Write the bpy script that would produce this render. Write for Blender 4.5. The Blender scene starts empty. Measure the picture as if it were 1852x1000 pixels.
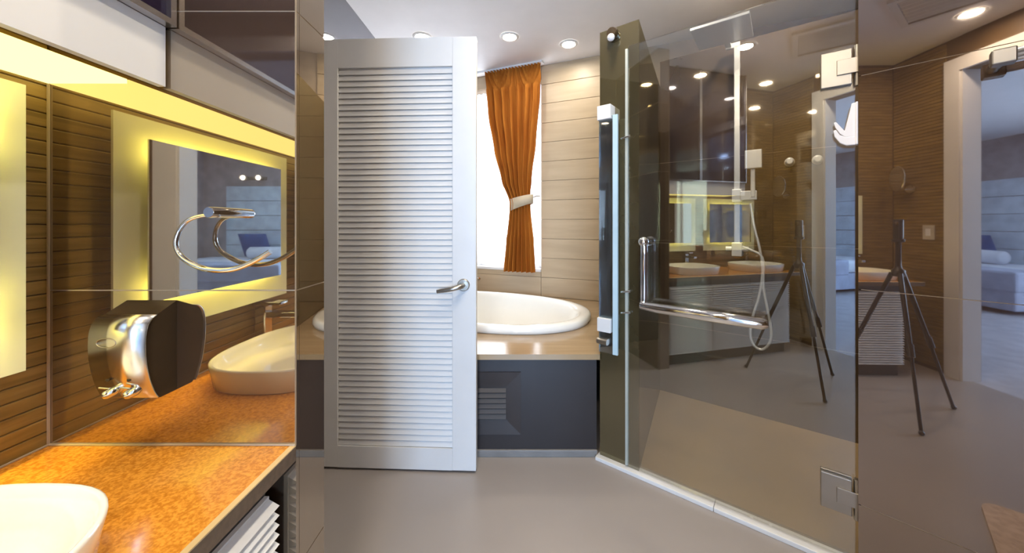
import bpy, bmesh, math, random
from mathutils import Vector, Matrix
random.seed(7)
scn = bpy.context.scene
COL = scn.collection
F, CX, CY, H = 640.0, 938.0, 405.0, 1.2      # focal length and principal point (1852x1000 frame), eye height
ZC = 2.65                                     # ceiling height

# ------------------------------------------------------------------ camera
cd = bpy.data.cameras.new('camera'); cam = bpy.data.objects.new('view_camera', cd); COL.objects.link(cam)
cam.location = (0, 0, H); cam.rotation_euler = (math.pi/2, 0, 0)
cd.sensor_width = 36; cd.sensor_fit = 'HORIZONTAL'; cd.lens = F/1852*36
cd.shift_x = (926-CX)/1852; cd.shift_y = (CY-500)/1852; cd.clip_start = 0.01
scn.camera = cam
# ------------------------------------------------------------------ view + world
vs = scn.view_settings
vs.view_transform = 'Standard'; vs.look = 'None'; vs.gamma = 1.0; vs.use_curve_mapping = False
vs.exposure = 0.48
w = bpy.data.worlds.new('sky'); scn.world = w; w.use_nodes = True
w.node_tree.nodes['Background'].inputs[0].default_value = (0.80, 0.90, 1.0, 1)
w.node_tree.nodes['Background'].inputs[1].default_value = 2.0
cy = scn.cycles
cy.use_denoising = True; cy.max_bounces = 14; cy.glossy_bounces = 8; cy.diffuse_bounces = 6
cy.transparent_max_bounces = 24; cy.transmission_bounces = 8
cy.sample_clamp_indirect = 6.0; cy.caustics_reflective = True; cy.caustics_refractive = False
# ------------------------------------------------------------------ plan geometry (X right, Y depth, Z up)
def V2(a, b): return Vector((a, b))
GU = V2(.793, -.609); GN = V2(.609, .793); G0 = V2(.417, 1.8156)          # shower glass line
WU = V2(.695, -.719); WN = V2(.719, .695); W0 = V2(1.15, 1.197)           # polished wall right of the glass
BU = V2(.800, -.599); BN = V2(.599, .800); B0 = V2(1.014, 2.535)          # shower back wall
TU = V2(.922, -.387); TN = V2(.387, .922); T0 = V2(-.416, 3.508)          # slanted wall behind the tub
def frame(o, u, z=0):
    """matrix: local x along u, local y = away from camera normal, z up"""
    n = V2(-u.y, u.x)
    return Matrix(((u.x, n.x, 0, o.x), (u.y, n.y, 0, o.y), (0, 0, 1, z), (0, 0, 0, 1)))
MG, MW, MBK, MT = frame(G0, GU), frame(W0, WU), frame(B0, BU), frame(T0, TU)
def s_on(O, u, px):
    k = (px-CX)/F
    return (k*O.y-O.x)/(u.x-k*u.y)

def area(name, loc, rot, sx, sy, power, col):
    l = bpy.data.lights.new(name, 'AREA'); l.shape = 'RECTANGLE'; l.size = sx; l.size_y = sy
    l.energy = power; l.color = col
    o = bpy.data.objects.new(name, l); COL.objects.link(o); o.location = loc; o.rotation_euler = rot
    return o
# daylight behind the tub window and behind the added bedroom window
wc = T0 + TU*.03 + TN*.42
area('window_daylight', (wc.x, wc.y, 1.65), (math.pi/2, 0, math.atan2(TU.y, TU.x)+math.pi), 1.5, 1.9, 70, (.93, .97, 1.0)).rotation_euler = (-math.pi/2, 0, math.atan2(TU.y, TU.x))
area('bedroom_daylight', (0, -5.85, 1.5), (math.pi/2, 0, 0), 2.5, 1.9, 400, (.42, .65, 1.0))

# ------------------------------------------------------------------ materials
def nt(name):
    m = bpy.data.materials.new(name); m.use_nodes = True
    t = m.node_tree; t.nodes.clear(); out = t.nodes.new('ShaderNodeOutputMaterial')
    return m, t, out
def N(t, typ, **kw):
    n = t.nodes.new(typ)
    for k, v in kw.items(): setattr(n, k, v)
    return n
def noise_col(t, c1, c2, scale=8, detail=4, stretch=(1, 1, 1), lo=.35, hi=.65, rand=0.0):
    tc = N(t, 'ShaderNodeTexCoord'); mp = N(t, 'ShaderNodeMapping'); mp.inputs['Scale'].default_value = stretch
    t.links.new(tc.outputs['Object'], mp.inputs['Vector'])
    src = mp.outputs[0]
    if rand:
        oi = N(t, 'ShaderNodeObjectInfo'); ad = N(t, 'ShaderNodeVectorMath', operation='ADD'); ml = N(t, 'ShaderNodeMath', operation='MULTIPLY')
        ml.inputs[1].default_value = 37.0; t.links.new(oi.outputs['Random'], ml.inputs[0])
        t.links.new(src, ad.inputs[0]); t.links.new(ml.outputs[0], ad.inputs[1]); src = ad.outputs[0]
    nz = N(t, 'ShaderNodeTexNoise'); nz.inputs['Scale'].default_value = scale; nz.inputs['Detail'].default_value = detail
    t.links.new(src, nz.inputs['Vector'])
    r = N(t, 'ShaderNodeValToRGB'); r.color_ramp.elements[0].position = lo; r.color_ramp.elements[1].position = hi
    r.color_ramp.elements[0].color = (*c1, 1); r.color_ramp.elements[1].color = (*c2, 1)
    t.links.new(nz.outputs['Fac'], r.inputs[0])
    return r.outputs[0], nz.outputs['Fac']
def pbr(name, c, rough=.5, metal=0, spec=.5, var=.12, scale=6, stretch=(1, 1, 1), rand=0, coat=0, bump=0, c2=None, lo=.35, hi=.65, detail=4, sheen=0):
    m, t, out = nt(name); b = N(t, 'ShaderNodeBsdfPrincipled')
    c2 = c2 or tuple(min(1, x*(1+var)) for x in c); c1 = tuple(x*(1-var) for x in c) if c2 is None or var else c
    col, fac = noise_col(t, c1, c2, scale, detail, stretch, lo, hi, rand)
    t.links.new(col, b.inputs['Base Color'])
    b.inputs['Roughness'].default_value = rough; b.inputs['Metallic'].default_value = metal
    b.inputs['Specular IOR Level'].default_value = spec; b.inputs['Coat Weight'].default_value = coat; b.inputs['Coat Roughness'].default_value = .03
    if bump:
        bp = N(t, 'ShaderNodeBump'); bp.inputs['Strength'].default_value = bump; bp.inputs['Distance'].default_value = .002
        t.links.new(fac, bp.inputs['Height']); t.links.new(bp.outputs[0], b.inputs['Normal'])
    t.links.new(b.outputs[0], out.inputs[0]); return m
def polished(name, c1, c2, gl, f0=.3, f1=.75, rough=.02, scale=3, stretch=(1, 1, 1)):
    """polished tile: matt body under a mirror-like glaze"""
    m, t, out = nt(name)
    col, fac = noise_col(t, c1, c2, scale, 5, stretch, .3, .7)
    d = N(t, 'ShaderNodeBsdfDiffuse'); t.links.new(col, d.inputs[0])
    g = N(t, 'ShaderNodeBsdfGlossy'); g.inputs[0].default_value = (*gl, 1); g.inputs['Roughness'].default_value = rough
    lw = N(t, 'ShaderNodeLayerWeight'); lw.inputs['Blend'].default_value = .35
    mr = N(t, 'ShaderNodeMapRange'); mr.inputs['To Min'].default_value = f0; mr.inputs['To Max'].default_value = f1
    t.links.new(lw.outputs['Facing'], mr.inputs['Value'])
    mx = N(t, 'ShaderNodeMixShader'); t.links.new(mr.outputs[0], mx.inputs[0]); t.links.new(d.outputs[0], mx.inputs[1]); t.links.new(g.outputs[0], mx.inputs[2])
    t.links.new(mx.outputs[0], out.inputs[0]); return m
def glass(name, tint, f0=.06, f1=.6):
    m, t, out = nt(name)
    tr = N(t, 'ShaderNodeBsdfTransparent'); tr.inputs[0].default_value = (*tint, 1)
    g = N(t, 'ShaderNodeBsdfGlossy'); g.inputs['Roughness'].default_value = .0; g.inputs[0].default_value = (1, 1, 1, 1)
    lw = N(t, 'ShaderNodeLayerWeight'); lw.inputs['Blend'].default_value = .25
    mr = N(t, 'ShaderNodeMapRange'); mr.inputs['To Min'].default_value = f0; mr.inputs['To Max'].default_value = f1
    t.links.new(lw.outputs['Facing'], mr.inputs['Value'])
    mx = N(t, 'ShaderNodeMixShader'); t.links.new(mr.outputs[0], mx.inputs[0]); t.links.new(tr.outputs[0], mx.inputs[1]); t.links.new(g.outputs[0], mx.inputs[2])
    t.links.new(mx.outputs[0], out.inputs[0]); return m
def emit(name, c, s):
    m, t, out = nt(name); e = N(t, 'ShaderNodeEmission'); e.inputs[0].default_value = (*c, 1); e.inputs[1].default_value = s
    t.links.new(e.outputs[0], out.inputs[0]); return m
def frost(name):
    m, t, out = nt(name); b = N(t, 'ShaderNodeBsdfPrincipled')
    col, fac = noise_col(t, (.66,.67,.52), (.73,.74,.60), 5)
    t.links.new(col, b.inputs['Base Color']); b.inputs['Roughness'].default_value = .5
    b.inputs['Specular IOR Level'].default_value = .3
    t.links.new(b.outputs[0], out.inputs[0]); return m
def cloth(name, c1, c2, trans=.4, scale=20, stretch=(1, 1, 1)):
    m, t, out = nt(name); col, fac = noise_col(t, c1, c2, scale, 4, stretch)
    d = N(t, 'ShaderNodeBsdfDiffuse'); tl = N(t, 'ShaderNodeBsdfTranslucent'); mx = N(t, 'ShaderNodeMixShader'); mx.inputs[0].default_value = trans
    t.links.new(col, d.inputs[0]); t.links.new(col, tl.inputs[0]); t.links.new(d.outputs[0], mx.inputs[1]); t.links.new(tl.outputs[0], mx.inputs[2])
    t.links.new(mx.outputs[0], out.inputs[0]); return m

M = {}
M['tile'] = polished('polished_brown_tile', (.050, .030, .018), (.085, .052, .032), (.88, .80, .68), .38, .8)
M['tile_right'] = polished('polished_taupe_tile', (.050, .032, .024), (.075, .048, .036), (.80, .69, .62), .37, .85)
M['tile_shower'] = polished('polished_shower_tile', (.060, .042, .030), (.090, .064, .044), (.75, .66, .55), .15, .6, .03)
M['tile_olive'] = polished('polished_olive_tile', (.050, .040, .020), (.075, .060, .030), (.7, .66, .5), .16, .6, .03)
M['tile_grey'] = polished('polished_grey_tile', (.10, .10, .12), (.13, .13, .15), (.8, .8, .85), .15, .6, .03)
M['grout'] = pbr('pale_grout', (.42, .33, .24), .8)
M['slat'] = pbr('slat_wood', (.20, .125, .036), .35, c2=(.28, .18, .055), scale=6, stretch=(1, 1, 12), rand=1, spec=.6)
M['slat_back'] = pbr('slat_backing', (.11, .065, .028), .5)
M['plank'] = pbr('oak_plank', (.47, .355, .225), .42, c2=(.51, .39, .25), scale=2.0, stretch=(1, 1, 8), rand=1, detail=5, var=.05)
M['deck'] = pbr('oak_deck', (.34, .235, .13), .16, c2=(.39, .275, .155), scale=2.0, stretch=(1, 9, 1), var=.03, rand=1, detail=6, spec=.6)
M['counter'] = pbr('amber_stone', (.48, .175, .018), .13, c2=(.72, .31, .04), scale=190, detail=3, lo=.38, hi=.62, spec=.6, var=.0)
M['counter_edge'] = pbr('stone_edge', (.13, .09, .06), .2, scale=90)
M['edge_highlight'] = pbr('brown_edge_highlight', (.24, .17, .11), .4)  # colour of the highlight line painted along the partition edge
M['edge_line'] = pbr('pale_edge', (.55, .40, .20), .4)
M['white'] = pbr('white_paint', (.73, .72, .705), .35, var=.02)
M['ceiling'] = pbr('ceiling_paint', (.80, .79, .80), .9, var=.015)
M['porcelain'] = pbr('white_porcelain', (.86, .84, .78), .08, var=.01, coat=.5)
M['floor'] = pbr('grey_floor', (.33, .295, .275), .30, var=.06, scale=1.2, spec=.55)
M['shower_floor'] = pbr('shower_floor_tan', (.34, .24, .13), .35, var=.1, scale=2, spec=.5)
M['apron'] = pbr('charcoal_panel', (.024, .019, .019), .4, var=.06)
M['vent'] = pbr('dark_vent', (.030, .022, .020), .4)
M['skirting'] = pbr('grey_skirting', (.20, .19, .18), .5)
M['chrome'] = pbr('chrome', (.82, .81, .80), .07, 1, var=.01)
M['nickel'] = pbr('brushed_nickel', (.44, .40, .345), .34, 1, var=.04)
M['satin'] = pbr('satin_chrome', (.74, .74, .76), .28, .45, var=.02)
M['cover'] = pbr('brushed_chrome_cover', (.80, .78, .74), .20, 1, var=.01)
M['mirror'] = pbr('mirror_silver', (.88, .90, .90), .0, 1, var=0.001)
M['black'] = pbr('black_plastic', (.018, .017, .018), .3)
M['brown_plastic'] = pbr('dark_brown_plastic', (.045, .030, .016), .12, spec=.7)
M['white_plastic'] = pbr('white_plastic', (.85, .84, .88), .25, var=.01)
M['glass'] = glass('clear_shower_glass', (.955, .955, .92), .13, .75)
M['glass_blue'] = glass('blue_tinted_glass', (.62, .76, .84), .45, .75)
M['glass_edge'] = pbr('glass_edge', (.50, .66, .74), .15, var=.05)
M['seal'] = pbr('clear_seal', (.42, .44, .40), .2, var=.06)
M['led'] = emit('led_strip_light', (1.0, .82, .17), 330)
M['frosted'] = frost('frosted_mirror_edge')
M['diffuser'] = emit('valance_diffuser_light', (1.0, .80, .24), 2.0)
M['lamp'] = emit('downlight_lens', (1.0, .87, .68), 440)
M['lamp_tub'] = emit('downlight_lens_tub', (1.0, .93, .80), 120)
M['fill_bed'] = emit('bedroom_fill_lens', (.45, .68, 1.0), 1400)  # bluish fill for the two lamps added over the beds
M['curtain'] = cloth('orange_silk', (.30, .085, .013), (.43, .15, .024), .09, 6, (3, 3, .3))
M['tieback'] = pbr('beige_tieback', (.50, .40, .27), .6)
M['sheer'] = cloth('white_sheer', (.90, .90, .92), (.97, .97, .97), .75, 30, (4, 4, .2))
M['cabinet_dark'] = polished('dark_cabinet_door', (.010, .006, .018), (.016, .010, .026), (.5, .5, .6), .06, .5, .05)
M['silver'] = pbr('silver_frame', (.72, .68, .66), .25, 1, var=.02)
M['bed_linen'] = pbr('white_linen', (.72, .76, .84), .8, scale=4)
M['bed_base'] = pbr('bed_base_fabric', (.36, .40, .52), .8)
M['pillow_blue'] = pbr('blue_pillow', (.05, .12, .32), .7)
M['panel_blue'] = pbr('headboard_panel', (.62, .72, .80), .5)
M['bed_wall'] = pbr('bedroom_wall', (.42, .38, .38), .7)
M['bed_floor'] = pbr('bedroom_floor', (.42, .42, .46), .35)
M['mat'] = pbr('beige_mat', (.55, .43, .35), .95, scale=40, bump=.6)
M['dark_metal'] = pbr('tripod_metal', (.035, .033, .035), .35, .6)
M['yellow_plate'] = pbr('switch_plate', (.55, .50, .42), .4)

# smooth with Catmull-Rom
def crom(P, m=6):
    P = [Vector(p) for p in P]; out = []
    for i in range(len(P)-1):
        a, b, c, d = P[max(i-1,0)], P[i], P[i+1], P[min(i+2,len(P)-1)]
        for k in range(m):
            t_ = k/m; out.append(.5*((2*b)+(c-a)*t_+(2*a-5*b+4*c-d)*t_*t_+(3*b-a-3*c+d)*t_**3))
    return out+[P[-1]]
# ------------------------------------------------------------------ mesh helpers
class MB:
    def __init__(s): s.v = []; s.f = []; s.sm = []
    def add(s, vs_, fs_, smooth=False):
        o = len(s.v); s.v += [tuple(p) for p in vs_]; s.f += [tuple(i+o for i in f) for f in fs_]; s.sm += [smooth]*len(fs_); return s
    def box(s, x0, x1, y0, y1, z0, z1):
        x0, x1 = sorted((x0, x1)); y0, y1 = sorted((y0, y1)); z0, z1 = sorted((z0, z1))
        return s.add([(x0,y0,z0),(x1,y0,z0),(x1,y1,z0),(x0,y1,z0),(x0,y0,z1),(x1,y0,z1),(x1,y1,z1),(x0,y1,z1)],
                     [(0,3,2,1),(4,5,6,7),(0,1,5,4),(1,2,6,5),(2,3,7,6),(3,0,4,7)])
    def prism(s, poly, z0, z1):
        a = sum(poly[i][0]*poly[(i+1)%len(poly)][1]-poly[(i+1)%len(poly)][0]*poly[i][1] for i in range(len(poly)))
        if a < 0: poly = poly[::-1]
        n = len(poly)
        return s.add([(p[0],p[1],z0) for p in poly]+[(p[0],p[1],z1) for p in poly],
                     [tuple(range(n-1,-1,-1)), tuple(range(n,2*n))]+[(i,(i+1)%n,(i+1)%n+n,i+n) for i in range(n)])
    def xprism(s, prof, x0, x1):
        """profile in (y,z), extruded along x"""
        a = sum(prof[i][0]*prof[(i+1)%len(prof)][1]-prof[(i+1)%len(prof)][0]*prof[i][1] for i in range(len(prof)))
        if a < 0: prof = prof[::-1]
        n = len(prof)
        return s.add([(x0,p[0],p[1]) for p in prof]+[(x1,p[0],p[1]) for p in prof],
                     [tuple(range(n-1,-1,-1)), tuple(range(n,2*n))]+[(i,(i+1)%n,(i+1)%n+n,i+n) for i in range(n)])
    def tube(s, pts, r, seg=12, closed=False):
        pts = [Vector(p) for p in pts]; n = len(pts); rs = r if isinstance(r, (list, tuple)) else [r]*n
        rings = []; up = None
        for i, p in enumerate(pts):
            a = pts[(i-1) % n] if (i > 0 or closed) else p; b = pts[(i+1) % n] if (i < n-1 or closed) else p
            t = (b-a).normalized()
            if up is None: up = Vector((0,0,1)) if abs(t.z) < .9 else Vector((0,1,0))
            u = (up - t*up.dot(t)); u = u.normalized() if u.length > 1e-5 else t.orthogonal().normalized()
            up = u; w_ = t.cross(u)
            rings.append([p + (u*math.cos(k*2*math.pi/seg)+w_*math.sin(k*2*math.pi/seg))*rs[i] for k in range(seg)])
        vv = [q for rg in rings for q in rg]; ff = []
        for i in range(n if closed else n-1):
            j = (i+1) % n
            for k in range(seg): ff.append((i*seg+k, i*seg+(k+1)%seg, j*seg+(k+1)%seg, j*seg+k))
        o = len(s.f); s.add(vv, ff, True)
        if not closed: s.add(rings[0], [tuple(range(seg-1,-1,-1))]); s.add(rings[-1], [tuple(range(seg))])
        return s
    def lathe(s, prof, seg=32, c=(0,0,0), sx=1, sy=1, mat=None, cap=True):
        """profile (r,z) turned round z"""
        mat = mat or Matrix.Identity(4); n = len(prof); vv = []
        for r, z in prof:
            for k in range(seg):
                a = 2*math.pi*k/seg; vv.append(mat @ Vector((c[0]+r*sx*math.cos(a), c[1]+r*sy*math.sin(a), c[2]+z)))
        ff = [(i*seg+k, i*seg+(k+1)%seg, (i+1)*seg+(k+1)%seg, (i+1)*seg+k) for i in range(n-1) for k in range(seg)]
        s.add(vv, ff, True)
        if cap:
            s.add(vv[:seg], [tuple(range(seg-1,-1,-1))]); s.add(vv[-seg:], [tuple(range(seg))])
        return s
    def sphere(s, c, r, seg=16):
        prof = [(max(1e-4, r*math.sin(math.pi*i/10)), -r*math.cos(math.pi*i/10)) for i in range(11)]
        return s.lathe(prof, seg, c, cap=False)
    def mesh(s, name, mat):
        me = bpy.data.meshes.new(name); me.from_pydata(s.v, [], s.f); me.materials.append(M[mat] if isinstance(mat, str) else mat)
        me.polygons.foreach_set('use_smooth', s.sm); me.update(); return me
    def build(s, name, mat, parent=None, mw=None, bevel=0, label=None):
        return link(name, s.mesh(name, mat), parent, mw, bevel, label)
def link(name, me, parent=None, mw=None, bevel=0, label=None):
    o = bpy.data.objects.new(name, me); COL.objects.link(o)
    if parent is not None: o.parent = parent
    if mw is not None: o.matrix_local = mw
    if bevel:
        b = o.modifiers.new('edge', 'BEVEL'); b.width = bevel; b.segments = 2; b.limit_method = 'ANGLE'
    if label: o['label'] = label
    return o
def tag(o, label, cat, group=None, kind=None):
    o['label'] = label; o['category'] = cat
    if group: o['group'] = group
    if kind: o['kind'] = kind
    return o
def thing(name, label, cat, mw=None, group=None, kind=None):
    o = bpy.data.objects.new(name, None); COL.objects.link(o); o.empty_display_size = .05
    if mw is not None: o.matrix_world = mw
    return tag(o, label, cat, group, kind)
def struct(o, label=None):
    o['kind'] = 'structure'
    if label: o['label'] = label
    return o
T = Matrix.Translation
def B(*a): return MB().box(*a)
def fpt(mw, p): return mw @ Vector(p)

# ================================================================== the setting
struct(MB().prism([(-1.3,-1.06),(3.3,-1.06),(3.3,2.2),(-1.3,4.1)], -.1, 0).build('floor', 'floor'), 'smooth grey resin bathroom floor')
struct(B(-5.0,5.2,-5.7,-1.06,-.1,0).build('floor_bedroom', 'bed_floor'), 'pale bedroom floor beyond the doorway')
struct(B(-5.0,5.2,-5.7,4.3,ZC,ZC+.1).build('ceiling', 'ceiling'), 'plain white ceiling')
# shower tray floor
q = lambda mw, s, n: (fpt(mw, (s, n, 0)).x, fpt(mw, (s, n, 0)).y)
struct(MB().prism([q(MG,.16,.05), q(MG,1.05,.05), q(MBK,1.25,-.003), q(MBK,.0,-.003)], .001, .012).build('floor_shower', 'shower_floor'), 'tan floor inside the glass shower')
# left wall beyond the partition
wl = struct(B(-1.25,-1.12,.83,4.0,0,ZC).build('wall_left', 'tile_grey'), 'glossy grey wall beyond the louvered door')
struct(B(-1.12,-.978,1.735,1.80,0,2.13).build('trim_1', 'white'), 'white jamb carrying the louvered door')
# partition at the end of the counter, faced with big polished tiles
wp = struct(B(-1.25,-.4545,.7215,.8222,0,ZC).build('wall_partition', 'grout'), 'partition faced with polished brown tiles')
zj = [0, .497, 1.065, 1.633, 2.2, ZC]
for a, b in zip(zj[:-1], zj[1:]):
    MB().box(-1.10,-.453,.720,.7299,a+.0012,b-.0012).build('tile', 'tile', wp)
    MB().box(-.4619,-.453,.7312,.8238,a+.0012,b-.0012).build('tile', 'tile', wp)
    MB().box(-1.11,-.463,.8181,.8238,a+.0012,b-.0012).build('tile', 'tile', wp)
# wall carrying the mirrors: dark backing with horizontal wood slats
wv = struct(B(-1.12,-.9585,-1.0,.7195,0,ZC).build('wall_vanity', 'slat_back'), 'mirror wall clad with horizontal wood slats')
me = B(-.966,-.956,-.995,.7185,0,.0262).mesh('slat', 'slat')
z = .752
while z < 2.62:
    link('slat', me, wv, T((0,0,z)), .002); z += .028
# wall behind the camera with the bedroom doorway
wb = MB().box(-1.25,-.44,-1.12,-1.006,0,ZC).box(.58,3.3,-1.12,-1.0,0,ZC).box(-.44,.58,-1.12,-1.0,2.38,ZC).build('wall_back', 'slat_back')
struct(wb, 'wood slat wall around the bedroom doorway')
me = B(-.955,-.545,-1.0059,-.9985,0,.0255).mesh('slat', 'slat')
z = .03
while z < 2.62:
    link('slat', me, wb, T((0,0,z)), .002); z += .028
door_trim = MB().box(-.54,-.44,-1.0058,-.975,0,2.38).box(.58,.74,-.9995,-.975,0,2.38).box(-.54,.74,-.9995,-.975,2.38,2.48).box(-.44,-.425,-1.12,-.985,0,2.38).box(.565,.58,-1.12,-.985,0,2.38).build('trim_2', 'white')
struct(door_trim, 'white frame of the bedroom doorway')
# slanted wall behind the tub with the window
wt = MB()
X0, X1, Z0, Z1 = -.66, .675, .78, 2.52
wt.box(-.9,X0,.013,.20,0,ZC).box(X1,4.2,.013,.20,0,ZC).box(X0,X1,.013,.20,0,Z0).box(X0,X1,.013,.20,Z1,ZC)
wt = struct(wt.build('wall_tub', 'grout', None, MT), 'slanted tub wall clad in oak planks')
pl = {}
def plank(s0, s1, z0, z1):
    key = (round(s1-s0,3), round(z1-z0,3))
    if key not in pl: pl[key] = B(0,s1-s0,0,.012,0,z1-z0).mesh('plank', 'plank')
    link('plank', pl[key], wt, T((s0,.001,z0)), .002)
row = .1763
for i in range(12):
    z0 = .537+i*row; z1 = min(z0+row-.003, ZC-.001)
    if z1 <= Z0+.02: plank(-.75, X1-.003, z0, z1)
    plank(X1+.0, 1.32, z0, z1)
plank(-.75, X1-.003, .537+row, Z0-.003); plank(-.75, X1-.003, Z1+.003, ZC-.001)
# window
w1 = struct(MB().box(X0,X0+.05,.10,.15,Z0,Z1).box(X1-.045,X1,.10,.15,Z0,Z1).box(X0,X1,.10,.15,Z0,Z0+.05).box(X0,X1,.10,.15,Z1-.05,Z1).box(-.02,.02,.10,.15,Z0,Z1).build('window_1', 'white', None, MT), 'tall window behind the sheer curtain')
for a, b in ((X0+.05,-.02),(.02,X1-.045)): B(a,b,.122,.128,Z0+.05,Z1-.05).build('pane', glass('window_glass_%d' % (a > 0), (.97,.98,1), .04, .3), w1)
B(X0-.0,X1-.001,-.012,.10,Z0-.02,Z0+.004).build('window_sill', 'white', w1, bevel=.003)
# short polished wall between tub and shower
stub_poly = [q(MG,0,.0), q(MG,.2,.0), (B0.x,B0.y), q(MT,1.42,.0), q(MT,1.215,.0)]
ws = struct(MB().prism(stub_poly, 0, 2.18).build('wall_shower_side', 'tile_olive'), 'short polished olive brown wall between bathtub and shower')
wsb = struct(B(0,1.35,-.0015,.1,0,2.359).build('wall_shower_back', 'grout', None, MBK), 'polished brown back wall inside the shower')
for a, b in ((0,.497),(.497,1.065),(1.065,1.633),(1.633,2.36)):
    B(0.0,1.35,-.003,.0058,a+.001,b-.001).build('tile', 'tile_shower', wsb)
struct(MB().prism([q(MBK,1.25,-.004), q(MBK,1.35,-.004), q(MW,.35,.10), q(MW,.25,.10)], 0, 2.36).build('wall_shower_end', 'tile_shower'), 'polished end wall of the shower')
# big polished wall right of the shower door
wr = struct(B(0.006,1.0,.0015,.10,0,ZC).build('wall_right', 'grout', None, MW), 'large polished taupe wall beside the shower door')
for a, b in ((0,.252),(.252,.979),(.979,1.70),(1.70,ZC)):
    B(0,1.0,0,.0099,a+.0012,b-.0012).build('tile', 'tile_right', wr)
    B(-.001,.0059,.0105,.10,a+.0012,b-.0012).build('tile', 'tile_right', wr)
p = fpt(MW, (1.0,0,0))
struct(B(p.x,p.x+.1,-1.0,p.y,0,ZC).build('wall_right_return', 'tile_right'))
struct(B(3.3,3.4,-1.12,2.3,0,ZC).build('wall_outer', 'bed_wall'))
# bedroom shell
struct(MB().box(-5.0,-1.25,-5.7,-5.58,0,ZC).box(1.25,4.6,-5.7,-5.58,0,ZC).box(-1.25,1.25,-5.7,-5.58,0,.55).box(-1.25,1.25,-5.7,-5.58,2.45,ZC).build('wall_bedroom_far', 'bed_wall'), 'taupe bedroom wall')
struct(B(-5.0,-4.9,-5.58,-1.12,0,ZC).build('wall_bedroom_left', 'bed_wall'))
struct(B(4.5,4.6,-5.58,-1.12,0,ZC).build('wall_bedroom_right', 'bed_wall'))
struct(MB().box(-1.25,-1.19,-5.67,-5.61,.55,2.45).box(1.19,1.25,-5.67,-5.61,.55,2.45).box(-1.19,1.19,-5.67,-5.61,.55,.61).box(-1.19,1.19,-5.67,-5.61,2.39,2.45).box(-.03,.03,-5.67,-5.61,.61,2.39).build('added_window', 'white'), 'added bedroom window facing the doorway, placed for frontal light')  # added opening, sends soft frontal light through the doorway
struct(MB().box(-4.9,-.44,-1.14,-1.1201,0,ZC).build('wall_bedroom_near', 'bed_wall'))

# ================================================================== louvered door
dl, dr = Vector((-.966,1.751,0)), Vector((-.204,1.719,0))
du = V2(dr.x-dl.x, dr.y-dl.y); DW = du.length; du.normalize()
md = frame(V2(dl.x, dl.y), du, .012)
d1 = thing('door_1', 'white louvered door standing open in front of the bathtub', 'door', md, kind='structure')
ST, TOPR, BOTR, HT, TH = .083, .140, .105, 2.09, .038
B(0,ST,-TH/2,TH/2,0,HT).build('stile', 'white', d1, bevel=.002)
B(DW-.115,DW,-TH/2,TH/2,0,HT).build('stile', 'white', d1, bevel=.002)
B(ST,DW-.115,-TH/2,TH/2,HT-TOPR,HT).build('rail', 'white', d1)
B(ST,DW-.115,-TH/2,TH/2,0,BOTR).build('rail', 'white', d1)
B(ST,DW-.115,.012,.015,BOTR,HT-TOPR).build('backing', 'white', d1)
nsl = 64; pit = (HT-TOPR-BOTR)/nsl
me = MB().xprism([(-.0145,0),(-.0115,-.002),(.000,pit*1.03),(-.004,pit*1.03+.002)], ST+.001, DW-.116).mesh('slat', 'white')
for i in range(nsl): link('slat', me, d1, T((0,0,BOTR+.0035+i*(pit-.0001))))
hx, hz = DW-.060, .895
h = MB().lathe([(.030,0),(.030,.006),(.026,.010)], 32, mat=T((hx,-TH/2,hz)) @ Matrix.Rotation(math.pi/2,4,'X')).build('handle_rosette', 'nickel', d1)
MB().tube([(hx,-TH/2-.008,hz),(hx,-TH/2-.045,hz),(hx-.012,-TH/2-.054,hz-.002),(hx-.05,-TH/2-.056,hz-.012),(hx-.115,-TH/2-.052,hz-.024)], [.011,.011,.012,.011,.009], 14).build('lever', 'nickel', h)
for hz_ in (.25,1.05,1.85):
    B(-.012,0,-.014,.014,hz_-.05,hz_+.05).build('hinge', 'nickel', d1)

# ================================================================== tub
DZ = .535
ts = thing('tub_surround', 'boxed bathtub surround with oak deck and charcoal front panel', 'tub surround')
corner = q(MG,-.012,.012)
# ellipse of the tub
TC = V2(-.26, 2.69); RA, RB = .80, .505
def ell(k, ra=RA, rb=RB, n=72):
    a = 2*math.pi*k/n; return TC + TU*(ra*math.cos(a)) + TN*(rb*math.sin(a))
# deck as boards running along the front, cut round the tub: outline polygon with hole, made by rays from the centre
def ray_poly(poly, c, d):
    best = None
    for i in range(len(poly)):
        a = V2(*poly[i]); b = V2(*poly[(i+1) % len(poly)]); e = b-a
        den = d.x*e.y-d.y*e.x
        if abs(den) < 1e-9: continue
        t_ = ((a.x-c.x)*e.y-(a.y-c.y)*e.x)/den; s_ = ((a.x-c.x)*d.y-(a.y-c.y)*d.x)/den
        if t_ > 0 and -1e-6 <= s_ <= 1+1e-6 and (best is None or t_ < best): best = t_
    return c + d*best
deck_poly = [(-1.118,1.805), (corner[0],1.805), q(MT,1.21,-.001), (-1.118, T0.y+(-1.118-T0.x)*TU.y/TU.x-.002)]
angs = sorted([math.atan2(ell(k).y-TC.y, ell(k).x-TC.x) for k in range(72)] + [math.atan2(p_[1]-TC.y, p_[0]-TC.x) for p_ in deck_poly])
def ell_dir(d):
    x = d.dot(TU)/(RA-.02); y = d.dot(TN)/(RB-.02); return TC + d*(1/math.sqrt(x*x+y*y))
dm = MB(); n = len(angs); vv = []
for a in angs:
    d = V2(math.cos(a), math.sin(a)); i_ = ell_dir(d); o_ = ray_poly(deck_poly, TC, d)
    vv += [(i_.x,i_.y,DZ),(o_.x,o_.y,DZ),(o_.x,o_.y,DZ-.028),(i_.x,i_.y,DZ-.028)]
ff = []
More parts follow.
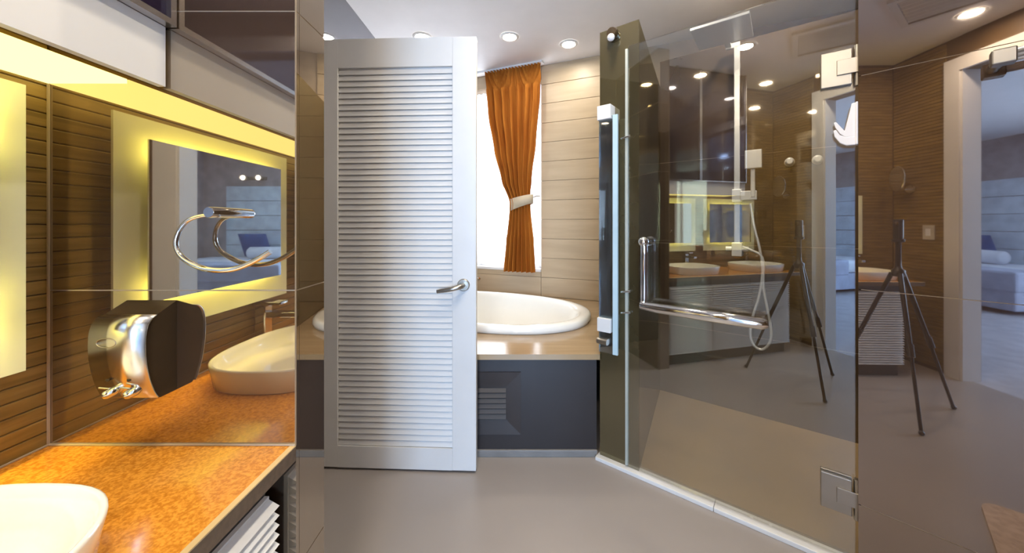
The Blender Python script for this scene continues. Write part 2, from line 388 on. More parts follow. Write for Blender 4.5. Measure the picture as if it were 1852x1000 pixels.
for i in range(n):
    j = (i+1) % n
    for k in range(4): ff.append((4*i+k, 4*i+(k+1)%4, 4*j+(k+1)%4, 4*j+k))
dm.add(vv, [f[::-1] for f in ff]).build('deck', 'deck', ts)
B(-1.118,corner[0]-.012,1.830,1.86,.035,DZ-.0285).build('front_panel', 'apron', ts)
B(-1.118,corner[0]-.010,1.819,1.85,0,.036).build('plinth', 'skirting', ts, bevel=.003)
# tub
bt = thing('bathtub', 'white oval bathtub set into the oak deck', 'bathtub', T((TC.x,TC.y,DZ)) @ Matrix.Rotation(math.atan2(TU.y,TU.x),4,'Z'))
prof = [(.955,.0005),(.995,.004),(1.0,.022),(.995,.042),(.975,.052),(.935,.054),(.90,.046),(.875,.02),(.85,-.06),(.80,-.20),(.74,-.31),(.62,-.375),(.40,-.395),(.02,-.40)]
tb = MB()
vv = []; SEG = 96
for r, zz in prof:
    for k in range(SEG):
        a = 2*math.pi*k/SEG; ca, sa = math.cos(a), math.sin(a); e_ = 2/2.25
        vv.append((r*RA*math.copysign(abs(ca)**e_, ca), r*RB*math.copysign(abs(sa)**e_, sa), zz))
tb.add(vv, [(i*SEG+k, i*SEG+(k+1)%SEG, (i+1)*SEG+(k+1)%SEG, (i+1)*SEG+k) for i in range(len(prof)-1) for k in range(SEG)], True)
tb.add(vv[-SEG:], [tuple(range(SEG))])
tb.build('shell', 'porcelain', bt)
MB().lathe([(.032,-.392),(.032,-.388),(.026,-.386)],24).build('drain', 'chrome', bt)
# tap behind the door
tp = thing('tub_tap', 'small chrome tap on the oak wall just beside the door edge', 'tap', MT)
a_ = s_on(T0,TU,866)
MB().lathe([(.022,0),(.022,.01),(.012,.014),(.012,.07)],20, mat=T((a_,.001,.66)) @ Matrix.Rotation(math.pi/2,4,'X')).build('valve', 'chrome', tp)
MB().tube([(a_,-.06,.66),(a_+.012,-.065,.672),(a_+.025,-.07,.68)],.006,10).build('lever', 'chrome', tp)
# vent grille in the front panel
vg = thing('vent_grille', 'dark louvered vent grille in the charcoal tub panel', 'vent')
gx0, gx1, gz0, gz1 = -.33, .012, .115, .436
y_ = 1.830
fr_ = MB()
bx = .078
outer = [(gx0,gz0),(gx1,gz0),(gx1,gz1),(gx0,gz1)]; inner = [(gx0+bx,gz0+bx),(gx1-bx,gz0+bx),(gx1-bx,gz1-bx),(gx0+bx,gz1-bx)]
fr_.add([(a,y_-.008,b) for a,b in outer]+[(a,y_-.003,b) for a,b in inner]+[(a,y_,b) for a,b in outer],
        [(i,(i+1)%4,(i+1)%4+4,i+4) for i in range(4)]+[((i+1)%4,i,i+8,(i+1)%4+8) for i in range(4)])
fr_.build('frame', 'vent', vg)
B(gx0+bx,gx1-bx,y_-.0006,y_-.0001,gz0+bx,gz1-bx).build('backing', 'black', vg)
me = MB().xprism([(y_-.014,0),(y_-.012,-.002),(y_-.001,.017),(y_-.003,.019)], gx0+bx, gx1-bx).mesh('slat', 'vent')
for i in range(6): link('slat', me, vg, T((0,0,gz0+bx+.006+i*.027)))

# ================================================================== curtain, sheer
def interp(tab, y):
    for (a, va), (b, vb) in zip(tab, tab[1:]):
        if a <= y <= b:
            t_ = (y-a)/(b-a); t_ = t_*t_*(3-2*t_)*.5+t_*.5; return va+(vb-va)*t_
    return tab[-1][1] if y > tab[-1][0] else tab[0][1]
Ltab = [(120,887),(200,894),(270,905),(324,918),(366,932),(380,931),(430,926),(488,921)]
Rtab = [(120,985),(180,984),(260,977),(320,969),(356,966),(380,967),(430,972),(488,975)]
cur = thing('curtain', 'orange brown pleated curtain tied back beside the window', 'curtain', MT)
cm = MB(); NU, NV = 121, 60; vv = []
for j in range(NV+1):
    py = 121+(488-121)*j/NV
    zz = 2.632-(2.632-.765)*j/NV
    sl = s_on(T0,TU,interp(Ltab,py)); sr = s_on(T0,TU,interp(Rtab,py))
    wdt = sr-sl
    amp = .050*(.55 if j < 6 else 1.0)*(1.0 if wdt > .25 else .75)
    for i in range(NU):
        u = i/(NU-1)
        ph = 2*math.pi*(7*u) + .35*math.sin(7*u+j*.08)
        if j < 6: ph = 2*math.pi*(18*u)*(1-j/6)+ph*(j/6)
        edge = .5-.5*math.cos(2*math.pi*min(u,1-u)*2) if False else 1
        vv.append((sl+wdt*u, -.105-amp*edge*math.sin(ph)*(.7+.3*math.sin(3.1*u+1)), zz))
cm.add(vv, [(j*NU+i, j*NU+i+1, (j+1)*NU+i+1, (j+1)*NU+i) for j in range(NV) for i in range(NU-1)], True)
cm.build('fabric', 'curtain', cur)
tbk = MB(); ring = []
zt = 1.2-(366-CY)/208
slt, srt = s_on(T0,TU,931)-.012, s_on(T0,TU,967)+.012
vv = []; n = 40
for k in range(n):
    a = 2*math.pi*k/n; xx = (slt+srt)/2+(srt-slt)/2*math.cos(a); yy = -.085-.058*math.sin(a); tilt = (math.cos(a)+1)/2*.06
    for dz, dd in ((-.055,0),(.055,0)): vv.append((xx, yy, zt-.02+tilt+dz*(1-.25*(math.cos(a)+1)/2)))
tbk.add(vv, [(2*k, 2*((k+1)%n), 2*((k+1)%n)+1, 2*k+1) for k in range(n)], True)
o = tbk.build('tieback', 'tieback', cur); so = o.modifiers.new('t','SOLIDIFY'); so.thickness = .004
MB().tube([(srt-.003,-.085,zt+.05),(srt+.02,-.05,zt+.065),(srt+.035,.0,zt+.07)],.006,10).build('tieback_hook', 'nickel', cur)
sh = thing('sheer_curtain', 'white translucent sheer curtain glowing in front of the window', 'curtain', MT)
sm_ = MB(); NU, NV = 160, 12; vv = []
for j in range(NV+1):
    zz = 2.50+(.80-2.50)*j/NV
    for i in range(NU):
        u = i/(NU-1); vv.append((X0+.005+(X1-X0-.01)*u, .055+.018*math.sin(u*2*math.pi*26+.5*math.sin(9*u))*(1+.15*math.sin(j)), zz))
sm_.add(vv, [(j*NU+i, j*NU+i+1, (j+1)*NU+i+1, (j+1)*NU+i) for j in range(NV) for i in range(NU-1)], True)
sm_.build('fabric', 'sheer', sh)
rl = B(-.70,.72,-.115,-.05,ZC-.016,ZC-.0005).build('curtain_rail', 'white', None, MT)
tag(rl, 'white curtain track fixed under the ceiling', 'curtain rail')

# ================================================================== vanity
ct = thing('vanity_countertop', 'amber speckled stone countertop with dark front edge', 'countertop')
B(-.9555,-.4635,-.74,.7195,.72,.75).build('slab', 'counter', ct)
B(-.4634,-.453,-.74,.7195,.719,.748).build('front_edge', 'counter_edge', ct)
B(-.4634,-.4525,-.74,.7195,.7481,.7505).build('edge_line', 'edge_line', ct)
lv = MB()
prof = [(0,0)]
cab_names = ['white louvered cabinet beside the brown partition', 'second white louvered cabinet from the brown partition',
             'white louvered cabinet nearest the bedroom doorway']
yy = .694; L = .435
for ci in range(3):
    c = thing('vanity_cabinet', cab_names[ci]+', under the countertop', 'cabinet', T((0,yy-L*ci-L+.006,0)), 'louvered cabinets under the countertop')
    B(-.95,-.497,0,L-.006,.09,.719).build('body', 'apron', c)
    dr_ = B(-.4968,-.488,.002,L-.008,.095,.668).build('door', 'white', c)
    np_ = 30; pz = (.664-.10)/np_
    me = MB()
    y0_, y1_ = .004, L-.010
    me.add([(-.4878,y0_,0),(-.466,y0_,.006),(-.4878,y0_,pz-.0004),(-.4878,y1_,0),(-.466,y1_,.006),(-.4878,y1_,pz-.0004)], [(0,1,2),(5,4,3),(0,3,4,1),(1,4,5,2),(2,5,3,0)])
    me = me.mesh('slat', 'white')
    for k in range(np_): link('slat', me, dr_, T((0,0,.10+k*pz)))
struct(B(-.955,-.52,-.60,.7195,0,.089).build('baseboard_vanity', 'black'))
def sink(y, label, flabel):
    s = thing('sink', label, 'sink', T((-.700,y,.7502)), 'vessel sinks on the countertop')
    vv = []; SEG = 64
    prof = [(.93,0),(.955,.004),(.985,.045),(1.0,.062),(.998,.066),(.985,.068),(.965,.066),(.945,.052),(.90,.022),(.80,.011),(.5,.008),(.02,.007)]
    m_ = MB()
    for r, zz in prof:
        for k in range(SEG):
            a = 2*math.pi*k/SEG; ca, sa = math.cos(a), math.sin(a); e_ = 2/2.7
            vv.append((r*.195*math.copysign(abs(ca)**e_,ca), r*.235*math.copysign(abs(sa)**e_,sa), zz))
    m_.add(vv, [(i*SEG+k, i*SEG+(k+1)%SEG, (i+1)*SEG+(k+1)%SEG, (i+1)*SEG+k) for i in range(len(prof)-1) for k in range(SEG)], True)
    m_.add(vv[-SEG:], [tuple(range(SEG))]); m_.add(vv[:SEG], [tuple(range(SEG-1,-1,-1))])
    m_.build('bowl', 'porcelain', s)
    MB().lathe([(.022,.008),(.022,.0105),(.018,.012)],24).build('drain', 'chrome', s)
    f = thing('faucet', flabel, 'faucet', T((-.922,y-.13,.7502)), 'square faucets beside the sinks')
    B(-.018,.018,-.020,.020,0,.155).build('body', 'chrome', f, bevel=.003)
    B(.017,.13,-.017,.017,.115,.135).build('spout', 'chrome', f, bevel=.003)
    B(-.028,.075,-.022,.022,.160,.172).build('lever', 'chrome', f, bevel=.003)
sink(.290, 'white rounded sink nearest the soap dispenser', 'square chrome faucet beside the sink nearest the soap dispenser')
sink(-.46, 'white rounded sink nearer the bedroom doorway', 'square chrome faucet beside the sink nearer the doorway')
def mirror(y0, y1, label):
    m_ = thing('mirror', label, 'mirror', None, 'backlit mirrors above the countertop')
    B(-.9103,-.905,y0-.07,y1+.053,.931,1.455).build('frosted_panel', 'frosted', m_, label='pale frosted backing panel')
    for ya in (y0+.05,y1-.08): B(-.9555,-.9105,ya,ya+.03,1.0,1.38).build('mount', 'apron', m_)
    B(-.884,-.880,y0,y1,1.012,1.402).build('glass', 'mirror', m_)
    B(-.9048,-.8842,y0+.06,y1-.06,1.06,1.355).build('backbox', 'apron', m_)
    for za in (1.030,1.376): B(-.8925,-.8875,y0+.03,y1-.03,za,za+.008).build('light_strip', 'led', m_)
mirror(.13, .597, 'backlit mirror over the sink nearest the partition')
mirror(-.61, -.09, 'backlit mirror over the sink nearer the doorway')
# overhead cabinets with a lit valance
vl = thing('light_valance', 'white fascia board hiding a warm light under the overhead cabinets', 'valance')
B(-.728,-.713,-.35,.7145,1.477,1.597).build('fascia', 'white', vl)
B(-.955,-.795,-.35,.7185,1.485,1.494).build('diffuser', 'diffuser', vl, label='glowing cream light panel')
B(-.955,-.7285,-.35,.7185,1.578,1.597).build('top_board', 'slat_back', vl)
for k in range(2): B(-.782,-.742,.36-.5*k,.44-.5*k,1.552,1.5775).build('bracket', 'silver', vl)
for ci, (ya, yb, lb) in enumerate(((.185,.7175,'dark glossy overhead cabinet with silver frame beside the partition'),(-.35,.183,'dark glossy overhead cabinet with silver frame nearer the doorway'))):
    c = thing('wall_cabinet', lb, 'cabinet', None, 'overhead cabinets')
    B(-.955,-.716,ya,yb,1.598,ZC-.001).build('body', 'apron', c)
    d_ = B(-.7155,-.703,ya+.012,yb-.012,1.61,ZC-.01).build('door', 'cabinet_dark', c)
    MB().box(-.7155,-.693,yb-.0118,yb,1.598,ZC-.002).box(-.7155,-.693,ya,ya+.0118,1.598,ZC-.002).box(-.7155,-.693,ya+.012,yb-.012,1.598,1.6098).build('frame', 'silver', d_)

sl = thing('sealant_bead', 'pale sealant line where the countertop meets the tiles', 'sealant')
B(-.9555,-.453,.7165,.7197,.7507,.7535).build('partition_bead', 'grout', sl)
B(-.9558,-.9525,-.739,.7164,.7507,.7535).build('wall_bead', 'grout', sl)
B(-.9558,-.9525,.7165,.7197,.7536,1.484).build('corner_bead', 'grout', sl)
struct(B(-.4545,-.4522,.7185,.7208,.75,ZC-.001).build('highlight_strip', 'edge_highlight'), 'strip imitating the edge highlight on the tiled partition')  # thin strip stands in for the highlight on the tile edge
# soap dispenser on the partition
PY = .7199
sd = thing('soap_dispenser', 'chrome twin soap dispenser on the brown tiled partition', 'soap dispenser', T((-.7986,PY,0)))
pf = [(0,1.045),(-.040,1.026),(-.050,1.020),(-.056,1.010),(-.0605,.99),(-.0605,.955),(-.056,.925),(-.049,.895),(-.040,.870),(-.034,.864),(0,.864)]
MB().xprism([(a*.985,b) for a,b in pf], 0.002, .1035).build('body', 'brown_plastic', sd, label='dark brown body')
cpf = [(0,1.045),(-.040,1.026)]+[(p_.x,p_.y) for p_ in crom([(-.040,1.026,0),(-.049,1.021,0),(-.0565,1.010,0),(-.0605,.992,0),(-.0612,.965,0),(-.0585,.935,0),(-.0525,.905,0),(-.044,.879,0),(-.037,.866,0)],6)][1:]+[(0,.864)]
pf = cpf
nf = len(pf); cv = MB(); vv = []
for a, b in pf[1:-1]: vv += [(0,a-.0018,b),(.1056,a-.0018,b)]
cv.add(vv, [(2*i,2*i+2,2*i+3,2*i+1) for i in range(nf-3)], True)
o = cv.build('cover', 'cover', sd, label='curved chrome cover'); so = o.modifiers.new('t','SOLIDIFY'); so.thickness = .002; so.offset = 0
vv = [];
for k in range(33):
    a = 2*math.pi*k/32; vv.append((.034+.018*math.cos(a), -.0642-.0000*math.sin(a), .979+.0085*math.sin(a)))
MB().tube(vv[:-1], .0007, 6, True).build('emblem_ring', 'nickel', sd)
for k in range(2):
    bx_ = .030+.040*k
    n_ = MB().tube([(bx_+.010,-.047,.889),(bx_+.008,-.053,.886),(bx_-.001,-.060,.8815),(bx_-.004,-.0625,.880)], [.0065,.0085,.0085,.006], 16).build('push_valve', 'chrome', sd)
    MB().tube([(bx_-.014,-.0595,.894),(bx_+.004,-.0585,.892)], .0020, 8).build('lever', 'chrome', n_)
    MB().lathe([(.0040,0),(.0040,.0012)],16, mat=T((bx_-.002,-.0556,.908)) @ Matrix.Rotation(math.pi/2-.25,4,'X')).build('sight_hole', 'brown_plastic', sd)
# towel ring
tr = thing('towel_ring', 'open chrome towel ring on the brown tiled partition', 'towel ring', T((-.585,PY,1.222)))
MB().lathe([(.0105,0),(.0105,.05),(.0095,.053)],24, mat=Matrix.Rotation(math.pi/2,4,'X')).build('post', 'chrome', tr)
rp = []
for px, py, dd in ((386,389,.690),(362,391,.686),(340,399,.682),(325,416,.679),(318,440,.676),(325,460,.674),(343,475,.672),(370,486,.672),(398,489,.672),(425,486,.673),(452,476,.675),(473,465,.677),(489,455,.679)):
    k = F/dd; rp.append(((px-CX)/k+.585, dd-PY, -(py-CY)/k+1.2-1.222))
cr = crom(rp); MB().tube(cr, [.0032+.0018*min(1,i/40) for i in range(len(cr))], 12).build('ring', 'chrome', tr)

# ================================================================== shower
th = thing('shower_threshold', 'white stone strip on the floor under the shower glass', 'threshold', MG)
for a, b in ((-.012,.52),(.5215,1.02)): B(a,b,-.03,.028,.0,.018).build('strip', 'white', th, bevel=.002)
sdr = thing('shower_enclosure', 'frameless clear glass shower door', 'shower door', MG, kind='thing')
gp = B(.150,.955,-.005,.005,.024,2.066).build('glass_pane', 'glass', sdr)
B(.138,.1495,-.014,.010,.03,2.05).build('seal_strip', 'seal', sdr)
for hz_, lb in ((1.748,'upper'),(.248,'lower')):
    hg = B(.862,.945,-.020,-.0055,hz_-.062,hz_+.062).build('hinge', 'nickel', sdr, bevel=.002)
    B(.905,.962,-.026,-.0205,hz_-.026,hz_+.026).build('hinge_clip', 'nickel', hg, bevel=.001)
    MB().lathe([(.009,-.07),(.009,.07)],16, c=(.958,-.012,hz_)).build('hinge_pin', 'nickel', hg)
    B(.862,.945,.0055,.016,hz_-.062,hz_+.062).build('hinge_plate', 'nickel', hg, bevel=.002)
hn = thing('tmp', '', '')
bpy.data.objects.remove(hn)
hb = MB().tube(crom([(.238,-.052,1.115),(.243,-.056,1.09),(.243,-.056,1.0),(.243,-.056,.86),(.240,-.060,.835)],5), .0155, 14).build('handle_upright', 'chrome', sdr)
MB().sphere((.238,-.05,1.118),.024).build('ball_end', 'chrome', hb)
MB().tube([(.228,-.060,.826),(.30,-.062,.824),(.50,-.062,.822),(.690,-.062,.820),(.702,-.055,.820)], [.017,.0225,.0235,.0225,.017], 16).build('handle_bar', 'chrome', sdr)
for a, zz in ((.246,.826),(.69,.820),(.240,1.10)): MB().tube([(a,-.06,zz),(a,-.006,zz)], .010, 12).build('standoff', 'chrome', sdr)
for zz in (1.62,.872,.77):
    MB().tube([(.118,-.018,zz-.004),(.165,-.018,zz+.004)], .005, 10).build('latch_pin', 'chrome', sdr)
# narrow splash panel on the stub wall
sp = thing('splash_panel', 'narrow blue tinted glass panel above the tub deck corner', 'glass panel', MG)
B(.018,.112,-.050,-.042,.565,1.73).build('glass_pane', 'glass_blue', sp)
B(.090,.114,-.052,-.040,.565,1.73).build('edge_strip', 'glass_edge', sp)
for za, zb in ((1.715,1.785),(.668,.735)): B(.012,.082,-.060,-.001,za,zb).build('clamp', 'white', sp, bevel=.002)
MB().tube([(.012,-.052,.62),(.066,-.056,.62)], .015, 14).build('knob', 'nickel', sp)
# sensor on the stub wall
sn = thing('ceiling_sensor', 'small dark sensor with a white bulb high on the shower side wall', 'sensor', MG)
MB().lathe([(.028,0),(.03,.02),(.024,.035)],20, mat=T((.075,-.0,2.145)) @ Matrix.Rotation(math.pi/2,4,'X')).build('housing', 'brown_plastic', sn)
MB().sphere((.075,-.036,2.118),.018).build('bulb', 'white_plastic', sn)
# shower set on the back wall
ss = thing('shower_set', 'chrome shower column with square rain head and hand shower', 'shower', MBK)
sx_ = .476
MB().box(sx_-.016,sx_+.016,-.066,-.048,1.02,2.31).build('riser', 'satin', ss, bevel=.003)
for zz in (2.20,1.40): B(sx_-.014,sx_+.014,-.05,-.003,zz-.015,zz+.015).build('wall_bracket', 'satin', ss)
B(sx_-.028,sx_+.028,-.085,-.003,1.0,1.085).build('mixer', 'satin', ss, bevel=.004)
MB().tube([(sx_-.06,-.06,1.045),(sx_+.06,-.06,1.045)], .016, 14).build('mixer_knob', 'satin', ss)
MB().box(sx_-.062,sx_-.030,-.37,-.05,2.310,2.330).box(sx_-.06,sx_+.016,-.066,-.048,2.30,2.33).build('arm', 'satin', ss)
MB().lathe([(.015,0),(.015,.022)],16,c=(sx_-.046,-.35,2.288)).build('neck', 'satin', ss)
B(sx_-.186,sx_+.094,-.49,-.21,2.272,2.288).build('rain_head', 'satin', ss, bevel=.003)
B(sx_-.026,sx_+.026,-.085,-.045,1.335,1.415).build('slider', 'satin', ss, bevel=.004)
hs = sx_+.085
hd = MB().box(hs-.012,hs+.012,-.11,-.09,1.36,1.53).build('hand_shower', 'satin', ss, bevel=.004)
B(hs-.040,hs+.046,-.128,-.100,1.53,1.64).build('spray_plate', 'satin', hd, bevel=.004)
B(sx_+.02,hs+.02,-.105,-.07,1.345,1.40).build('holder', 'satin', ss, bevel=.003)
# hose: handset down, loop, back up to the mixer
hp = []
for px, py in ((1357,368),(1364,410),(1374,450),(1379,490),(1373,535),(1361,575),(1357,605),(1364,625),(1378,632),(1391,622),(1395,600),(1388,560),(1381,520),(1381,480),(1376,462),(1358,452),(1342,446)):
    s_ = s_on(fpt(MBK,(0,-.10,0)).xy, BU, px); pt = fpt(MBK,(s_,-.10,0)); hp.append((s_,-.10 + (.04 if py > 600 else 0)*0, H-(py-CY)*pt.y/F))
MB().tube(crom(hp,5), .0075, 10).build('hose', 'satin', ss)
for px, lb in ((1428,'round chrome wall knob nearer the hand shower'),(1478,'round chrome wall knob nearer the shower door hinge')):
    s_ = s_on(B0,BU,px); k = thing('robe_peg', lb, 'knob', MBK @ T((s_,-.003,1.565)), 'knobs on the shower wall')
    MB().lathe([(.018,0),(.018,.004),(.008,.008),(.008,.022),(.022,.026),(.022,.04),(.014,.046)],20, mat=Matrix.Rotation(math.pi/2,4,'X')).build('knob_body', 'satin', k)
    MB().lathe([(.026,0),(.026,.003)],20, mat=T((0,-.0001,0)) @ Matrix.Rotation(math.pi/2,4,'X')).build('rosette', 'nickel', k)
# robe hook on the end of the right wall
rh = thing('robe_hook', 'white double robe hook at the edge of the polished wall', 'hook', MW @ T((-.0012,.012,1.47)))
MB().box(-.006,0,-.016,.016,0,.145).build('plate', 'white_plastic', rh, bevel=.002)
def hookshape(pts, name):
    m_ = MB(); n_ = len(pts)
    m_.add([(a,-.010,b) for a,b in pts]+[(a,.010,b) for a,b in pts], [tuple(range(n_)), tuple(range(2*n_-1,n_-1,-1))]+[((i+1)%n_,i,i+n_,(i+1)%n_+n_) for i in range(n_)])
    return m_.build(name, 'white_plastic', rh, bevel=.002)
hookshape([(-.006,.144),(-.016,.143),(-.030,.07),(-.034,.052),(-.040,.062),(-.056,.088),(-.062,.086),(-.058,.068),(-.046,.044),(-.030,.028),(-.006,.028)], 'upper_prong')
hookshape([(-.006,.030),(-.030,.030),(-.046,.040),(-.056,.060),(-.063,.058),(-.060,.036),(-.046,.012),(-.030,.001),(-.006,0)], 'lower_prong')
# towel rack high on the right wall
rk = thing('towel_rack', 'chrome towel rack high on the polished wall', 'towel rack', MW)
s_ = s_on(W0,WU,1806)
B(s_-.022,s_+.020,-.080,-.045,1.628,1.668).build('bracket', 'nickel', rk, bevel=.003)
MB().tube([(s_-.004,-.045,1.648),(s_-.004,-.0005,1.648)], .013, 14).build('mount', 'nickel', rk)
for k in range(3):
    MB().tube([(s_+.02,-.052-.010*k,1.640+.009*k),(s_+.10,-.060-.014*k,1.646+.009*k),(s_+.5,-.062-.014*k,1.646+.009*k)], .006, 10).build('rail', 'satin', rk)
B(s_+.49,s_+.54,-.095,-.0005,1.628,1.668).build('bracket', 'nickel', rk, bevel=.003)

# ================================================================== ceiling fittings
def downlight(x, y, label, lens, cat='downlight'):
    d_ = thing('downlight', label, cat, T((x,y,ZC)), 'recessed ceiling downlights')
    MB().lathe([(.050,-.004),(.055,-.009),(.070,-.006),(.074,-.0006)],32, cap=False).build('trim', 'white', d_)
    MB().lathe([(.002,-.0035),(.050,-.0035)],32, cap=False).build('lens', lens, d_)
downlight(-.07,2.74,'lit downlight above the bathtub, beside the louvered door edge','lamp_tub')
downlight(.404,2.85,'lit downlight above the bathtub, nearest the orange curtain','lamp_tub')
downlight(-.746,2.74,'lit downlight just above the top of the louvered door','lamp_tub')
downlight(.35,1.55,'lit downlight in front of the shower door','lamp')
downlight(.38,.75,'lit downlight near the polished wall beside the shower','lamp')
downlight(-.25,.15,'lit downlight in front of the first sink','lamp')
downlight(-.15,-.72,'lit downlight beside the bedroom doorway','lamp')
downlight(1.32,1.86,'added downlight over the shower to brighten its interior','lamp')  # added lamp, lifts the dark shower interior
downlight(2.7,-3.5,'added cool fill light above the bed seen in the mirror','fill_bed')  # added fill, brightens the bed in the mirror
downlight(-3.1,-3.5,'added cool fill light above the bed seen in the polished wall','fill_bed')  # added fill, brightens the other bed
av = thing('ceiling_vent', 'square white air vent in the ceiling before the doorway', 'vent', T((.05,-.36,ZC-.002)) @ Matrix.Rotation(-.65,4,'Z'))
MB().box(-.25,.25,-.25,-.21,-.02,0).box(-.25,.25,.21,.25,-.02,0).box(-.25,-.21,-.21,.21,-.02,0).box(.21,.25,-.21,.21,-.02,0).build('frame', 'white', av)
B(-.209,.209,-.209,.209,-.003,-.0005).build('backing', 'black', av)
for k in range(7): MB().xprism([(-.18+k*.06,-.018),(-.176+k*.06,-.018),(-.15+k*.06,-.004),(-.154+k*.06,-.004)],-.208,.208).build('slat', 'white', av)

# ================================================================== things seen in the reflections
sm = thing('shaving_mirror', 'round shaving mirror on a chrome arm by the doorway', 'mirror', T((-.80,-.9938,1.50)))
MB().lathe([(.035,0),(.035,.012)],24, mat=T((0,-.0002,0)) @ Matrix.Rotation(-math.pi/2,4,'X')).build('wall_plate', 'chrome', sm)
MB().tube([(0,.01,0),(0,.06,-.0),(.03,.11,.0),(.02,.13,.03)], .007, 10).build('arm', 'chrome', sm)
mm = T((.02,.135,.09)) @ Matrix.Rotation(.35,4,'Z') @ Matrix.Rotation(-math.pi/2,4,'X')
MB().lathe([(.10,-.006),(.108,-.004),(.11,0),(.108,.006),(.10,.007)],40, mat=mm).build('rim', 'chrome', sm)
MB().lathe([(.001,.0076),(.099,.0076)],40, mat=mm, cap=False).build('glass', 'mirror', sm)
sw = thing('light_switch', 'pale switch plate on the wood slat wall', 'switch', T((-.66,-.9938,1.13)))
B(-.043,.043,0,.008,-.06,.06).build('plate', 'yellow_plate', sw, bevel=.002)
B(-.018,.018,.008,.012,-.03,.03).build('rocker', 'white_plastic', sw, bevel=.001)
# tripod that carried the photographer's camera
tri = thing('tripod', 'black three legged camera tripod reflected in the polished wall', 'tripod')
MB().lathe([(.028,.86),(.034,.87),(.034,.90),(.020,.91),(.015,.93),(.015,1.08),(.032,1.085),(.032,1.10)],20,c=(0,-.085,0)).build('centre_column', 'dark_metal', tri)
for k in range(3):
    a = math.radians(-90+120*k); c_, s_ = math.cos(a), math.sin(a)
    lg = MB().tube([(.03*c_,-.085+.03*s_,.88),(.20*c_,-.085+.20*s_,.42)], .013, 12).build('leg', 'dark_metal', tri)
    MB().tube([(.19*c_,-.085+.19*s_,.45),(.345*c_,-.085+.345*s_,.012)], .009, 12).build('leg_extension', 'dark_metal', lg)
    MB().tube([(.185*c_,-.085+.185*s_,.47),(.21*c_,-.085+.21*s_,.40)], .017, 12).build('leg_clamp', 'black', lg)
    MB().sphere((.347*c_,-.085+.347*s_,.0135),.0135).build('foot', 'black', lg)
cb = thing('photo_camera', 'slim black camera on the tripod head', 'camera', T((0,-.085,1.101)))
B(-.022,.022,-.015,.015,0,.13).build('body', 'black', cb, bevel=.006)
MB().lathe([(.017,0),(.015,.006),(.008,.009)],20, mat=T((0,.0152,.10)) @ Matrix.Rotation(-math.pi/2,4,'X')).build('lens', 'brown_plastic', cb)
# bath mat before the polished wall
mt_ = [(.0,.0)]
mm = Matrix(((WN.x, WU.x, 0, .79), (WN.y, WU.y, 0, .37), (0,0,1,.0005), (0,0,0,1)))
pts = []
for cx_, cy_, a0 in ((.06,.06,180),(.44,.06,270),(.44,.64,0),(.06,.64,90)):
    for k in range(5):
        a = math.radians(a0+22.5*k); pts.append((cx_+.06*math.cos(a), cy_+.06*math.sin(a)))
bm_ = MB().prism(pts, 0, .014).build('bath_mat', 'mat', None, T((0,0,0)))
bm_.data.transform(mm); bm_.data.flip_normals() if mm.determinant() < 0 else None
tag(bm_, 'beige bath mat on the floor before the polished wall', 'bath mat')
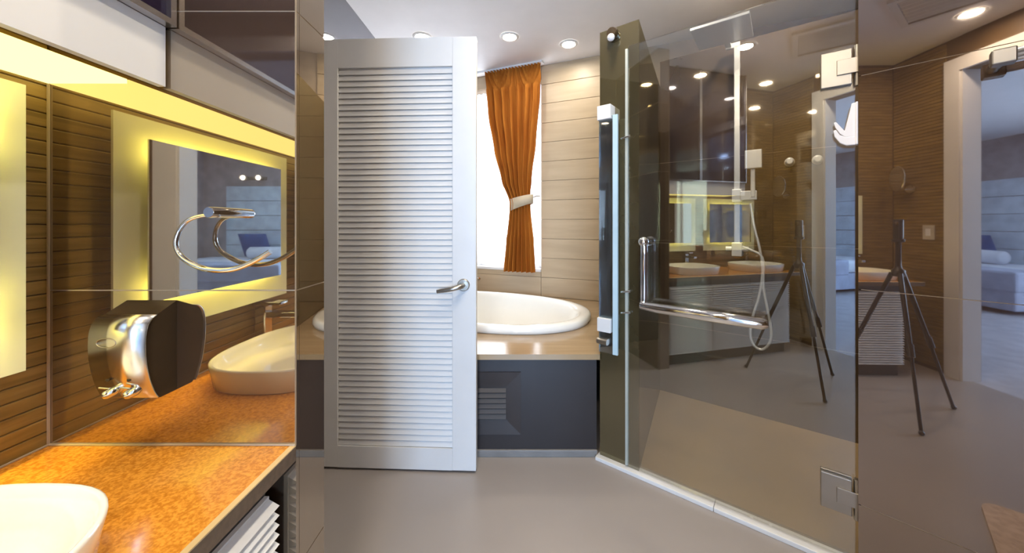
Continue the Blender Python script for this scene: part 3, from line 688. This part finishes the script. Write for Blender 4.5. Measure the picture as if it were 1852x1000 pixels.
# bedroom
hbd = thing('headboard', 'pale headboard of wide boards behind the bed seen in the polished wall', 'headboard', None, 'bedroom headboards')
hb2 = thing('headboard', 'pale headboard of wide boards behind the bed seen in the mirror', 'headboard', None, 'bedroom headboards')
for k in range(5):
    B(-4.6,-1.5,-5.579,-5.53,.50+.29*k,.50+.29*k+.282).build('board', 'panel_blue', hbd, bevel=.004)
    B(1.5,4.0,-5.579,-5.53,.50+.29*k,.50+.29*k+.282).build('board', 'panel_blue', hb2, bevel=.004)
def bed(x0, x1, label, pl, bl, px_, bx_):
    b_ = thing('bed', label, 'bed', None, 'beds in the bedroom')
    B(x0,x1,-5.50,-3.95,.06,.34).build('base', 'bed_base', b_, bevel=.02)
    B(x0+.01,x1-.01,-5.50,-3.96,.341,.56).build('mattress', 'bed_linen', b_, bevel=.06)
    MB().box(x0-.012,x1+.012,-4.45,-3.94,.30,.575).build('throw', 'bed_base', b_, bevel=.03)
    for xx, nm, lb, mt, w_, h_ in ((px_,'pillow',pl,'pillow_blue',.27,.24),):
        pm = MB(); SEG = 20; vv = []
        for i in range(SEG+1):
            for j in range(SEG+1):
                u, v = i/SEG*2-1, j/SEG*2-1
                for_t = .09*(1-abs(u)**3)*(1-abs(v)**3)
                vv.append((u*w_, -for_t, v*h_))
        n0 = len(vv); vv += [(a, -b_y, c) for a, b_y, c in vv]
        ff = [(i*(SEG+1)+j, (i+1)*(SEG+1)+j, (i+1)*(SEG+1)+j+1, i*(SEG+1)+j+1) for i in range(SEG) for j in range(SEG)]
        pm.add(vv, ff+[tuple(n0+k for k in f[::-1]) for f in ff], True)
        o = pm.build(nm, mt, None, T((xx,-5.36,.56+h_*.96)) @ Matrix.Rotation(-.38,4,'X')); tag(o, lb, 'pillow', 'blue pillows')
    o = MB().lathe([(.02,-.33),(.08,-.33),(.105,-.30),(.11,0),(.105,.30),(.08,.33),(.02,.33)],24, mat=T((bx_,-5.05,.672)) @ Matrix.Rotation(math.pi/2,4,'Y')).build('bolster', 'bed_linen'); tag(o, bl, 'bolster', 'white bolsters')
bed(-4.3,-2.4,'white bed seen in the polished wall reflection','blue pillow on the bed seen in the polished wall','white bolster on the bed seen in the polished wall', -3.98, -3.68)
bed(1.9,4.3,'white bed seen in the backlit mirror reflection','blue pillow on the bed seen in the mirror','white bolster on the bed seen in the mirror', 3.3, 2.85)

wl_ = thing('wall_spotlight', 'twin wall spotlights shining beside the bedroom bed', 'lamp', T((3.45,-5.5798,2.1)))
B(-.22,.22,0,.03,-.03,.03).build('rail', 'nickel', wl_, bevel=.003)
for k in (-1,1):
    hd_ = MB().lathe([(.03,0),(.045,.06),(.045,.12)],20, mat=T((.15*k,.03,0)) @ Matrix.Rotation(-math.pi/2,4,'X'), cap=False).build('head', 'nickel', wl_)
    MB().lathe([(.002,.11),(.043,.11)],20, mat=T((.15*k,.03,0)) @ Matrix.Rotation(-math.pi/2,4,'X'), cap=False).build('bulb', 'lamp_tub', hd_)
